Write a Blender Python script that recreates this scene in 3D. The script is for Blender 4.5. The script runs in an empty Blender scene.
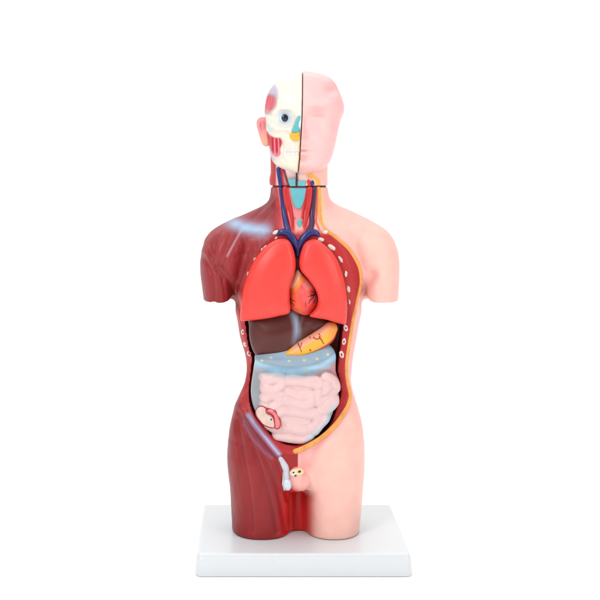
import bpy, math, numpy as np
f4 = np.float32
S = 0.0009            # metres per unit
D0 = 1100.0           # camera distance in units
LK = 1.3              # paint brightness divisor
rng = np.random.RandomState(7)
scene = bpy.context.scene
COL = scene.collection

# ------------------------------------------------------------------ helpers
def sm(a, b, x):
    t = np.clip((x - a) / (b - a), 0, 1)
    return t * t * (3 - 2 * t)
def lin(c):
    c = np.array(c, float) / 255.0
    return np.where(c <= 0.04045, c / 12.92, ((c + 0.055) / 1.055) ** 2.4)
def P(px, py, d=0.0):                      # where a measured point lies at depth d towards the viewer
    k = (D0 - d) / D0
    return (-48 + (px - 252) * k, -d, 362 + (166 - py) * k)
def UV(X, Y, Z):
    k = (D0 + Y) / D0
    return 252 + (X + 48) / k, 166 - (Z - 362) / k
def smin(a, b, k):
    h = np.clip(0.5 + 0.5 * (b - a) / k, 0, 1)
    return b * (1 - h) + a * h - k * h * (1 - h)
def smax(a, b, k): return -smin(-a, -b, k)
def spline(pts, closed=True, n=6):
    p = np.array(pts, float); N = len(p); out = []
    rngi = range(N) if closed else range(N - 1)
    for i in rngi:
        if closed: a, b, c, d = p[(i - 1) % N], p[i], p[(i + 1) % N], p[(i + 2) % N]
        else: a, b, c, d = p[max(i - 1, 0)], p[i], p[i + 1], p[min(i + 2, N - 1)]
        for j in range(n):
            t = j / n
            out.append(0.5 * ((2 * b) + (c - a) * t + (2 * a - 5 * b + 4 * c - d) * t * t + (3 * b - a - 3 * c + d) * t ** 3))
    if not closed: out.append(p[-1])
    return np.array(out)
def segdist(u, v, pts, closed=False):
    best = np.full(u.shape, 1e9, f4)
    pts = np.asarray(pts, float); n = len(pts)
    for i in range(n if closed else n - 1):
        ax, ay = pts[i][:2]; bx, by = pts[(i + 1) % n][:2]
        dx, dy = bx - ax, by - ay; L = dx * dx + dy * dy + 1e-9
        t = np.clip(((u - ax) * dx + (v - ay) * dy) / L, 0, 1)
        best = np.minimum(best, (u - ax - t * dx) ** 2 + (v - ay - t * dy) ** 2)
    return np.sqrt(best)
def polydist(u, v, pts):                    # negative inside
    d = segdist(u, v, pts, True); inside = np.zeros(u.shape, bool); n = len(pts)
    for i in range(n):
        ax, ay = pts[i]; bx, by = pts[(i + 1) % n]
        if ay == by: continue
        c = ((ay > v) != (by > v)) & (u < (bx - ax) * (v - ay) / (by - ay) + ax)
        inside ^= c
    return np.where(inside, -d, d).astype(f4)
class Map2:                                 # a 2-D field sampled once, looked up bilinearly
    def __init__(s, fn, u0, u1, v0, v1, h=0.5):
        s.u0, s.v0, s.h = u0, v0, h
        us = np.arange(u0, u1 + h, h); vs = np.arange(v0, v1 + h, h)
        U, V = np.meshgrid(us, vs, indexing='ij'); s.a = fn(U.astype(f4), V.astype(f4)).astype(f4)
    def __call__(s, u, v):
        x = np.clip((u - s.u0) / s.h, 0, s.a.shape[0] - 1.001); y = np.clip((v - s.v0) / s.h, 0, s.a.shape[1] - 1.001)
        i = x.astype(int); j = y.astype(int); fx = x - i; fy = y - j; a = s.a
        return (a[i, j] * (1 - fx) * (1 - fy) + a[i + 1, j] * fx * (1 - fy) + a[i, j + 1] * (1 - fx) * fy + a[i + 1, j + 1] * fx * fy)
class Loft:                                 # horizontal superellipse sections; rows (py, xl, xr, front, back)
    def __init__(s, rows, n=2.2, blur=3.0):
        r = np.array(sorted([[528 - q[0], q[1] - 300, q[2] - 300, q[3], q[4]] for q in rows]), float)
        s.z0, s.z1 = r[0, 0], r[-1, 0]; s.z = np.arange(r[0, 0] - 12, r[-1, 0] + 12, 0.5); s.n = n
        k = np.exp(-0.5 * (np.arange(-20, 21) * 0.5 / blur) ** 2); k /= k.sum()
        s.c = []
        for j in range(1, 5):
            y = np.interp(s.z, r[:, 0], r[:, j]); y = np.convolve(np.pad(y, 20, 'edge'), k, 'valid'); s.c.append(y)
    def __call__(s, X, Y, Z):
        xl, xr, fr, bk = [np.interp(Z, s.z, c).astype(f4) for c in s.c]
        cx = (xl + xr) / 2; a = np.maximum((xr - xl) / 2, .5); cy = (bk - fr) / 2; b = np.maximum((fr + bk) / 2, .5)
        x = np.abs(X - cx); y = np.abs(Y - cy)
        q = np.maximum(((x / a) ** s.n + (y / b) ** s.n) ** (1 / s.n), 1e-2)
        r = np.sqrt(x * x + y * y)
        return smax(smax(np.maximum(r, 1e-2) * (1 - 1 / q), Z - s.z1, 2), s.z0 - Z, 2)
def ell(X, Y, Z, c, r):
    q = np.sqrt(((X - c[0]) / r[0]) ** 2 + ((Y - c[1]) / r[1]) ** 2 + ((Z - c[2]) / r[2]) ** 2)
    return (q - 1) * min(r)
def caps(X, Y, Z, pts, r):
    best = np.full(X.shape, 1e9, f4)
    for i in range(len(pts) - 1):
        a = np.array(pts[i]); b = np.array(pts[i + 1]); d = b - a; L = float(d @ d) + 1e-9
        t = np.clip(((X - a[0]) * d[0] + (Y - a[1]) * d[1] + (Z - a[2]) * d[2]) / L, 0, 1)
        q = (X - a[0] - t * d[0]) ** 2 + (Y - a[1] - t * d[1]) ** 2 + (Z - a[2] - t * d[2]) ** 2
        best = np.minimum(best, q)
    return np.sqrt(best) - r
def nets(F, lo, h):                         # surface nets
    s = F < 0; nx, ny, nz = F.shape
    corners = [(i, j, k) for i in (0, 1) for j in (0, 1) for k in (0, 1)]
    cnt = np.zeros((nx - 1, ny - 1, nz - 1), np.int8)
    for i, j, k in corners: cnt += s[i:nx - 1 + i, j:ny - 1 + j, k:nz - 1 + k]
    act = (cnt > 0) & (cnt < 8); idx = np.argwhere(act)
    ids = np.full(act.shape, -1, np.int64); ids[act] = np.arange(len(idx))
    acc = np.zeros((len(idx), 3)); n = np.zeros(len(idx))
    for a in corners:
        for ax in range(3):
            if a[ax] == 1: continue
            b = list(a); b[ax] = 1
            fa = F[idx[:, 0] + a[0], idx[:, 1] + a[1], idx[:, 2] + a[2]]; fb = F[idx[:, 0] + b[0], idx[:, 1] + b[1], idx[:, 2] + b[2]]
            m = (fa < 0) != (fb < 0); t = np.where(m, fa / np.where(m, fa - fb, 1), 0)
            p = np.array(a, float)[None] + np.zeros((len(idx), 3)); p[:, ax] += t
            acc[m] += p[m]; n[m] += 1
    V = (idx + acc / n[:, None]) * h + np.array(lo)[None]
    faces = []
    for ax in range(3):
        b1, b2 = [(1, 2), (2, 0), (0, 1)][ax]
        sl0 = [slice(None)] * 3; sl1 = [slice(None)] * 3; sl0[ax] = slice(0, -1); sl1[ax] = slice(1, None)
        A = s[tuple(sl0)]; B = s[tuple(sl1)]; e = np.argwhere(A != B)
        ok = (e[:, b1] > 0) & (e[:, b2] > 0) & (e[:, b1] < F.shape[b1] - 1) & (e[:, b2] < F.shape[b2] - 1); e = e[ok]
        q = []
        for o1, o2 in ((-1, -1), (0, -1), (0, 0), (-1, 0)):
            g = e.copy(); g[:, b1] += o1; g[:, b2] += o2; q.append(ids[g[:, 0], g[:, 1], g[:, 2]])
        q = np.stack(q, 1); fl = ~A[e[:, 0], e[:, 1], e[:, 2]]; q[fl] = q[fl][:, ::-1]; faces.append(q)
    return V, np.concatenate(faces)
def smooth(V, Fc, it=2):
    e = np.concatenate([Fc[:, [0, 1]], Fc[:, [1, 2]], Fc[:, [2, 3]], Fc[:, [3, 0]]])
    deg = np.bincount(e[:, 0], minlength=len(V)) + np.bincount(e[:, 1], minlength=len(V))
    for i in range(it * 2):
        lam = 0.5 if i % 2 == 0 else -0.52; A = np.zeros_like(V)
        for j in range(3):
            A[:, j] = np.bincount(e[:, 0], V[e[:, 1], j], len(V)) + np.bincount(e[:, 1], V[e[:, 0], j], len(V))
        V = V + lam * (A / np.maximum(deg, 1)[:, None] - V)
    return V
def subdiv(V, Fc):
    n = len(V); nf = len(Fc)
    e = np.concatenate([Fc[:, [0, 1]], Fc[:, [1, 2]], Fc[:, [2, 3]], Fc[:, [3, 0]]]); e.sort(axis=1)
    u, inv = np.unique(e[:, 0] * n + e[:, 1], return_inverse=True); inv = inv.reshape(-1)
    mid = (V[u // n] + V[u % n]) / 2; cen = V[Fc].mean(1)
    m = inv.reshape(4, nf) + n; c = np.arange(nf) + n + len(u)
    q = [np.stack([Fc[:, i], m[i], c, m[(i + 3) % 4]], 1) for i in range(4)]
    return np.concatenate([V, mid, cen]), np.concatenate(q)

def link(name, V, Fc, mat, parent=None, colors=None, flat=False):
    me = bpy.data.meshes.new(name); V = np.asarray(V, float); Fc = np.asarray(Fc)
    k = Fc.shape[1]
    me.vertices.add(len(V)); me.vertices.foreach_set('co', (V * S).astype(f4).ravel())
    me.loops.add(Fc.size); me.loops.foreach_set('vertex_index', Fc.astype(np.int32).ravel())
    me.polygons.add(len(Fc)); me.polygons.foreach_set('loop_start', np.arange(0, Fc.size, k, dtype=np.int32))
    me.polygons.foreach_set('loop_total', np.full(len(Fc), k, np.int32))
    me.update(calc_edges=True); me.validate()
    me.polygons.foreach_set('use_smooth', np.full(len(me.polygons), not flat))
    if colors is not None:
        at = me.color_attributes.new('paint', 'FLOAT_COLOR', 'POINT')
        at.data.foreach_set('color', colors.astype(f4).ravel())
    me.materials.append(mat)
    o = bpy.data.objects.new(name, me); COL.objects.link(o)
    if parent is not None: o.parent = parent; o.matrix_parent_inverse = parent.matrix_world.inverted() if False else o.matrix_parent_inverse
    if parent is not None:
        import mathutils
        r = parent
        t = mathutils.Vector((0, 0, 0))
        while r is not None: t += r.location; r = r.parent
        me.transform(mathutils.Matrix.Translation(-t))
    return o
def thing(name, label, cat, loc, group=None):
    o = bpy.data.objects.new(name, None); COL.objects.link(o); o.empty_display_size = .02
    o.location = [c * S for c in loc]; o['label'] = label; o['category'] = cat
    if group: o['group'] = group
    return o
def build(name, fn, lo, hi, h, mat, parent=None, paint=None, sub=False, it=2):
    ax = [np.arange(lo[i], hi[i] + h, h, dtype=f4) for i in range(3)]
    X, Y, Z = np.meshgrid(*ax, indexing='ij')
    V, Fc = nets(fn(X, Y, Z).astype(f4), lo, h); del X, Y, Z
    V = smooth(V, Fc, it)
    if sub: V, Fc = subdiv(V, Fc)
    c = paint(V) if paint else None
    return link(name, V, Fc, mat, parent, c)
def tube(pts, rad, n=12, flat=1.0):         # swept tube, rounded ends; flat squeezes it in Y
    p = np.array(pts, float); m = len(p); rad = np.broadcast_to(np.array(rad, float), (m,)).copy()
    T = np.gradient(p, axis=0); T /= np.linalg.norm(T, axis=1)[:, None] + 1e-9
    ca = [p[0] - T[0] * rad[0] * .8, p[0] - T[0] * rad[0] * .5]; cb = [p[-1] + T[-1] * rad[-1] * .5, p[-1] + T[-1] * rad[-1] * .8]
    p = np.concatenate([ca, p, cb]); T = np.concatenate([[T[0]] * 2, T, [T[-1]] * 2]); rad = np.concatenate([[rad[0] * .3, rad[0] * .78], rad, [rad[-1] * .78, rad[-1] * .3]])
    m = len(p); up = np.array([0, -1.0, 0]); A = np.cross(T, up); A /= np.linalg.norm(A, axis=1)[:, None] + 1e-9; B = np.cross(A, T)
    th = np.arange(n) / n * 2 * math.pi
    V = p[:, None] + rad[:, None, None] * (np.cos(th)[None, :, None] * A[:, None] + flat * np.sin(th)[None, :, None] * B[:, None])
    V = V.reshape(-1, 3); i = np.arange(m - 1)[:, None] * n; j = np.arange(n)[None]; j2 = (j + 1) % n
    Fc = np.stack([i + j, i + n + j, i + n + j2, i + j2], -1).reshape(-1, 4)
    V = np.concatenate([V, [p[0], p[-1]]]); a, b = len(V) - 2, len(V) - 1
    j = np.arange(n); c1 = np.stack([np.full(n, a), j, (j + 1) % n, (j + 1) % n], 1); c2 = np.stack([np.full(n, b), (m - 1) * n + (j + 1) % n, (m - 1) * n + j, (m - 1) * n + j], 1)
    # close caps with quads folded from pairs of triangles
    caps1 = np.stack([np.full(n // 2, a), j[::2], (j[::2] + 1) % n, (j[::2] + 2) % n], 1)
    caps2 = np.stack([np.full(n // 2, b), (m - 1) * n + (j[::2] + 2) % n, (m - 1) * n + (j[::2] + 1) % n, (m - 1) * n + j[::2]], 1)
    return V, np.concatenate([Fc, caps1, caps2])
def oval(c, r, rot=0.0, n=14, m=9, pw=2.0):  # ellipsoid patch, rot in the XZ plane
    th = np.linspace(0, 2 * math.pi, n, endpoint=False); ph = np.linspace(-math.pi / 2 * .96, math.pi / 2 * .96, m)
    V = []
    for f in ph:
        for t in th:
            x, z, y = r[0] * math.cos(f) * math.cos(t), r[2] * math.cos(f) * math.sin(t), -r[1] * math.sin(f)
            V.append((c[0] + x * math.cos(rot) - z * math.sin(rot), c[1] + y, c[2] + x * math.sin(rot) + z * math.cos(rot)))
    i = np.arange(m - 1)[:, None] * n; j = np.arange(n)[None]; j2 = (j + 1) % n
    Fc = np.stack([i + j, i + j2, i + n + j2, i + n + j], -1).reshape(-1, 4)
    k = np.arange(0, n, 2); V = V + [(c[0], c[1] + r[1], c[2]), (c[0], c[1] - r[1], c[2])]; a, b = len(V) - 2, len(V) - 1
    Fc = np.concatenate([Fc, np.stack([np.full(len(k), a), (k + 2) % n, k + 1, k], 1), np.stack([np.full(len(k), b), (m - 1) * n + k, (m - 1) * n + k + 1, (m - 1) * n + (k + 2) % n], 1)])
    return np.array(V), Fc

# ------------------------------------------------------------------ materials
def mat_base(name, rough, spec=0.3, coat=0.0, sss=0.0):
    m = bpy.data.materials.new(name); m.use_nodes = True; nt = m.node_tree; b = nt.nodes['Principled BSDF']
    b.inputs['Roughness'].default_value = rough; b.inputs['Specular IOR Level'].default_value = spec
    b.inputs['Coat Weight'].default_value = coat; b.inputs['Coat Roughness'].default_value = 0.25
    if sss: b.inputs['Subsurface Weight'].default_value = sss; b.inputs['Subsurface Radius'].default_value = (1, .4, .25); b.inputs['Subsurface Scale'].default_value = .002
    return m, nt, b
def bump(nt, b, scale, dist, detail=4, strength=.35):
    tc = nt.nodes.new('ShaderNodeTexCoord'); no = nt.nodes.new('ShaderNodeTexNoise'); no.inputs['Scale'].default_value = scale; no.inputs['Detail'].default_value = detail
    bm = nt.nodes.new('ShaderNodeBump'); bm.inputs['Strength'].default_value = strength; bm.inputs['Distance'].default_value = dist
    nt.links.new(tc.outputs['Object'], no.inputs['Vector']); nt.links.new(no.outputs['Fac'], bm.inputs['Height']); nt.links.new(bm.outputs['Normal'], b.inputs['Normal'])
    return tc, no
def mottle(nt, b, src, tc, scale, lo, hi):
    no = nt.nodes.new('ShaderNodeTexNoise'); no.inputs['Scale'].default_value = scale; no.inputs['Detail'].default_value = 5
    mr = nt.nodes.new('ShaderNodeMapRange'); mr.inputs['From Min'].default_value = .3; mr.inputs['From Max'].default_value = .7; mr.inputs['To Min'].default_value = lo; mr.inputs['To Max'].default_value = hi
    mx = nt.nodes.new('ShaderNodeMix'); mx.data_type = 'RGBA'; mx.blend_type = 'MULTIPLY'; mx.inputs['Factor'].default_value = 1
    nt.links.new(tc.outputs['Object'], no.inputs['Vector']); nt.links.new(no.outputs['Fac'], mr.inputs['Value'])
    nt.links.new(src, mx.inputs['A']); nt.links.new(mr.outputs['Result'], mx.inputs['B']); nt.links.new(mx.outputs['Result'], b.inputs['Base Color'])
def painted(name, rough=.38, coat=.15, sc=900, dist=.00012, mot=(.95, 1.04), sss=0):
    coat *= .4; m, nt, b = mat_base(name, rough, coat=coat, sss=sss); at = nt.nodes.new('ShaderNodeAttribute'); at.attribute_name = 'paint'
    tc, no = bump(nt, b, sc, dist); mottle(nt, b, at.outputs['Color'], tc, 90, *mot); return m
def solid(name, rgb, rough=.38, coat=.15, sc=700, dist=.00015, mot=(.92, 1.05)):
    m, nt, b = mat_base(name, rough, coat=coat); c = nt.nodes.new('ShaderNodeRGB'); c.outputs[0].default_value = (*(lin(rgb) / LK), 1)
    tc, no = bump(nt, b, sc, dist); mottle(nt, b, c.outputs[0], tc, 160, *mot); return m
M_body = painted('painted_vinyl', .44, .05); M_head = painted('painted_head_vinyl', .4, .1); M_organ = painted('painted_organ_vinyl', .36, .15)
M_lung = solid('coral_vinyl', (240, 70, 62), .38, .12, 200, .0005, (.92, 1.03))
M_vein = solid('navy_paint', (38, 46, 112), .3, .3); M_vein2 = solid('purple_paint', (70, 26, 70), .32, .3); M_art = solid('red_paint', (204, 38, 38), .33, .3)
M_teal = solid('teal_paint', (104, 184, 192)); M_white = solid('white_paint', (236, 222, 214), .4); M_pink = solid('pink_paint', (226, 130, 132), .4)
M_fat = solid('orange_paint', (242, 164, 84), .35, .2, mot=(.82, 1.1)); M_cream = solid('cream_paint', (242, 212, 162)); M_black = solid('black_paint', (22, 24, 40), .12, .6)
M_line = solid('crimson_line_paint', (170, 30, 48)); M_dline = solid('dark_vessel_paint', (92, 22, 40)); M_dark = solid('dark_gap_paint', (74, 46, 42), .6, 0); M_gray = solid('pearl_grey_paint', (206, 208, 220), .32, .3)
M_orb = solid('orange_brown_vessel_paint', (176, 62, 50)); M_eye = solid('eye_white_paint', (214, 228, 240), .15, .6); M_yel = solid('yellow_paint', (238, 186, 62))
m, nt, b = mat_base('white_plastic', .3, .5, .1); b.inputs['Base Color'].default_value = (.56, .585, .6, 1); bump(nt, b, 40, .0002, 1, .08); M_base = m
tcb = nt.nodes.new('ShaderNodeTexCoord'); nb = nt.nodes.new('ShaderNodeTexNoise'); nb.inputs['Scale'].default_value = 25; nb.inputs['Detail'].default_value = 3
rb = nt.nodes.new('ShaderNodeMapRange'); rb.inputs['From Min'].default_value = .3; rb.inputs['From Max'].default_value = .7; rb.inputs['To Min'].default_value = .27; rb.inputs['To Max'].default_value = .33
nt.links.new(tcb.outputs['Object'], nb.inputs['Vector']); nt.links.new(nb.outputs['Fac'], rb.inputs['Value']); nt.links.new(rb.outputs['Result'], b.inputs['Roughness'])
m, nt, b = mat_base('white_sweep_paper', .9, .1); b.inputs['Base Color'].default_value = (.96, .96, .96, 1); bump(nt, b, 300, .0001, 2, .2); M_floor = m

def mixc(c, col, w):
    w = np.clip(w, 0, 1)[:, None]; return c * (1 - w) + (lin(col) / LK)[None] * w
def rgba(c): return np.concatenate([c, np.ones((len(c), 1))], 1)
def band(dist, w, s): return 1 - sm(w - s, w + s, dist)

# ------------------------------------------------------------------ measured outlines
P_in = spline([(296, 250), (300, 249), (306, 244), (314, 243.5), (323, 249), (331, 260), (337, 275), (341, 292), (343, 308), (343.5, 320), (342, 328), (340.5, 340), (339, 352),
               (337.3, 363), (337, 372), (339.3, 382), (340.2, 393), (338.2, 403), (335, 412), (332, 420.5), (326, 429.5), (318, 436.5), (309.5, 441), (301, 444), (292, 444.6), (283, 442.5),
               (273.5, 437), (266.5, 429), (258, 419.5), (253, 410.5), (250.3, 401), (249.8, 390), (251.5, 374), (253, 358), (250.5, 350), (248.5, 340), (247, 328), (245.5, 318), (246.5, 305), (249.5, 291),
               (255, 277), (262, 264), (270, 253), (279, 245), (288, 243)], n=3)
fat_line = spline([(318.5, 188), (319, 200), (319.5, 214), (321.5, 224), (326.5, 230.5), (334, 236), (341, 242), (347.5, 248), (354.5, 258), (359.5, 268), (360.5, 280), (358.5, 292), (355, 308), (352, 324),
                   (349.5, 340), (347, 356), (346, 368), (347, 382), (349.5, 393), (349, 401), (346.5, 408.5), (342, 416), (337, 423), (330.5, 430), (322, 437.5), (311, 444.5), (302, 449), (295, 451.5)], False, 4)
rectus = segdist
mP = Map2(lambda u, v: polydist(u, v, P_in), 195, 405, 180, 470, .5)
mFat = Map2(lambda u, v: segdist(u, v, fat_line), 195, 405, 180, 470, .5)

# muscle grooves on the painted-muscle side: (points, depth, width)
GR = [([(240, 412), (248, 432), (262, 470), (272, 505), (277, 532)], 1.6, 3.0), ([(246, 424), (262, 452), (278, 490), (285, 530)], 1.8, 3.2),
      ([(238, 420), (243, 450), (250, 490), (254, 530)], 1.1, 3.5), ([(266, 440), (276, 458), (283, 480), (287, 500)], 1.4, 2.6),
      ([(240, 228), (234, 240), (227, 254), (222, 268)], 1.5, 2.4), ([(219, 268), (224, 275), (230, 284), (235, 302)], 4.5, 5.5), ([(203, 256), (210, 268), (214, 284), (214, 300)], 1.2, 2.6), ([(222, 232), (216, 244), (214, 258)], .8, 2.4), ([(230, 236), (225, 248), (220, 262)], .8, 2.2), ([(222, 280), (224, 290), (225, 300)], .8, 2.2),
      ([(207, 246), (212, 258), (217, 270)], .8, 2.6), ([(260, 211), (268, 200), (272, 190)], 1.0, 2.4), ([(252, 219), (264, 208), (275, 196)], 1.0, 2.2), ([(262, 222), (272, 210), (278, 198)], .8, 2.0),
      ([(246, 240), (256, 237), (266, 238)], .4, 3), ([(236, 256), (246, 254), (254, 254)], .35, 3),
      ([(236, 398), (241, 380), (245, 362)], .8, 2.0), ([(384, 296), (378, 284), (372, 276)], 0.5, 4), ([(372, 275), (367, 286), (363, 300)], 4.5, 6.0),
      ([(340, 414), (328, 432), (316, 450), (309, 470), (306, 486)], 2.4, 6.5), ([(238, 405), (250, 424), (266, 444), (280, 458)], -1.2, 4.0), ([(230, 221), (246, 226), (258, 229), (273, 231)], -1.6, 4.0),
      ([(335, 226), (350, 224), (366, 226)], -1.2, 6), ([(296, 205), (298, 222)], 1.1, 12), ([(276, 188), (280, 210), (283, 228)], -1.0, 3)]
def relief_fn(u, v):
    r = np.zeros(u.shape, f4)
    for pts, dep, w in GR:
        d = segdist(u, v, spline(pts, False, 3)); r += 1.2 * dep * np.exp(-(d / w) ** 2)
    fib = np.sin(u * 1.9 + .35 * v + 1.5 * np.sin(v * .05)) * .05 + np.sin(u * 1.1 - v * .22) * .06
    r += fib * (1 - sm(296, 300, u)) * sm(0, 6, v - 186)
    return r
mR = Map2(relief_fn, 195, 405, 180, 545, .5)
def ledge(u, v):
    p = mP(u, v); wid = np.where(u > 297, np.clip(mFat(u, v) + np.maximum(p, 0) - 1.5, 3, 14), 11)
    t = np.clip(1 - np.maximum(p, 0) / wid, 0, 1); near = sm(224, 240, v)
    c = 5.5 * t * near
    return c + 34 * sm(1.0, -3.0, p)

# ------------------------------------------------------------------ torso
chest = Loft([(205, 278, 322, 14, 16), (215, 262, 336, 24, 22), (225, 252, 347, 30, 27), (235, 245, 354, 34, 30), (250, 238, 361, 38, 33), (265, 235, 365, 41, 35), (280, 234, 366, 43, 36),
              (300, 235, 363, 43, 36), (311, 235, 361, 42, 35), (320, 237, 359, 42, 34), (337, 239.5, 356, 40, 33), (345, 242, 354.5, 39, 32), (357, 245.5, 352.5, 38, 32), (370, 246.5, 351, 38, 32),
              (383, 244.5, 351.5, 38, 33), (393, 240, 353.5, 39, 34), (404, 235, 357, 40, 36), (420, 231, 361.5, 41, 38), (430, 229, 363, 42, 39), (445, 228, 364, 41, 40), (456, 228, 363.5, 40, 40), (470, 229, 363, 38, 39), (480, 231, 361.5, 36, 37), (500, 233, 360, 32, 36)], 2.35, 3)
slab = Loft([(196, 284, 316, 6, 8), (201, 272, 329, 10, 11), (205, 264, 337, 12, 13), (208, 258, 345, 14, 15), (212, 249, 354, 17, 18), (217, 238, 364, 20, 21), (222, 225.5, 373, 23, 24), (230, 213, 385.5, 27, 28),
             (240, 206, 392, 27, 28), (255, 212, 388, 20, 20), (275, 220, 380, 8, 8)], 2.3, 1.6)
neck = Loft([(148, 270.5, 327.5, 25, 25), (160, 270.5, 327.5, 25, 25), (186, 271, 327.5, 25, 26), (196, 270, 329, 25, 27), (206, 267, 333, 24, 27), (220, 262, 338, 22, 24), (235, 262, 338, 20, 20)], 2.1, 2)
armL = Loft([(220, 236, 248, 8, 8), (224, 224, 251, 18, 18), (232, 211, 253, 27, 27), (240, 205, 253, 31, 31), (250, 201.5, 250, 34, 33), (262, 200, 247, 34, 33), (275, 200.5, 244, 33, 32), (290, 202.5, 240, 31, 30), (306, 204.5, 237, 30, 29)], 2.15, 2)
armR = Loft([(220, 350, 364, 8, 8), (224, 348, 376, 18, 18), (232, 346, 387, 27, 27), (240, 346, 393.5, 31, 31), (250, 349, 397.5, 34, 33), (262, 352, 399, 34, 33), (275, 355, 399, 33, 32), (290, 359, 398.3, 31, 30), (306, 362, 397, 30, 29)], 2.15, 2)
legL = Loft([(440, 230, 298, 34, 34), (456, 227.8, 297, 38, 37), (470, 228.5, 295, 38, 37), (487, 230, 293.5, 38, 36), (512, 231.5, 291.5, 37, 35), (545, 233, 290, 36, 33)], 2.25, 3)
legR = Loft([(440, 298, 362, 34, 34), (456, 299, 363.8, 38, 37), (470, 300.5, 363.5, 38, 37), (487, 302.5, 362.6, 38, 36), (512, 304, 360.5, 37, 35), (545, 305.5, 357, 36, 33)], 2.25, 3)
gn_fn = lambda X, Y, Z: smin(ell(X, Y, Z, P(300.5, 481.5, 36.5), (9.5, 8, 9)), ell(X, Y, Z, P(297.5, 473.5, 36.5), (7, 7.5, 7)), 4)
def torso_fn(X, Y, Z):
    body = chest(X, Y, Z); body = smax(body, (528 - 484) - Z, 9)
    legs = smin(legL(X, Y, Z), legR(X, Y, Z), 4)
    qx = np.abs(X + 2) - 16; qy = np.maximum(-9 - Y, Y - 22); web = smax(smax(qx, qy, 3), Z - 74, 3)
    F = smin(body, smin(legs, web, 8), 4)
    arms = np.maximum(np.minimum(armL(X, Y, Z), armR(X, Y, Z)), (528 - 299.5) - Z)
    F = smin(F, smax(arms, (528 - 300.5) - Z, 2.5), 6)
    F = smin(F, smax(slab(X, Y, Z), (528 - 292) - Z, 4), 6)
    F = smin(F, neck(X, Y, Z) + 60 * sm(262, 240, Z), 8)
    u, v = UV(X, Y, Z); fr = sm(4, -10, Y)
    F = F + (mR(u, v) + ledge(u, v)) * fr
    if X.size > 1000 or True: F = smin(F, gn_fn(X, Y, Z), 4)
    F = smax(F, Z - (362 + (166 - 187)), 1.2)
    return smax(F, 0.3 - Z, 1.0)
def ray(fn, u, v, d1=62, d0=-30, st=.5):   # depth of the surface in front of (u, v)
    u = np.atleast_1d(np.array(u, f4)); v = np.atleast_1d(np.array(v, f4)); out = np.full(u.shape, d0, float); done = np.zeros(u.shape, bool); prev = None
    for d in np.arange(d1, d0, -st):
        x, y, z = P(u, v, d); g = fn(x.astype(f4), np.full(u.shape, y, f4), z.astype(f4))
        hit = (g < 0) & ~done; t = 0 if prev is None else np.clip(prev / np.where(hit, prev - g, 1), 0, 1) * st
        out[hit] = (d + st - t)[hit] if prev is not None else d; done |= hit; prev = g
    return out
def onto(fn, pts, off=0.0):
    p = np.array(pts, float); d = ray(fn, p[:, 0], p[:, 1])
    if len(d) > 4: d = np.convolve(np.pad(d, 2, 'edge'), np.ones(5) / 5, 'valid')
    d = d + off; return np.stack(P(p[:, 0], p[:, 1], d), 1) if False else np.array([P(a, b_, c) for (a, b_), c in zip(p[:, :2], d)])

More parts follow.
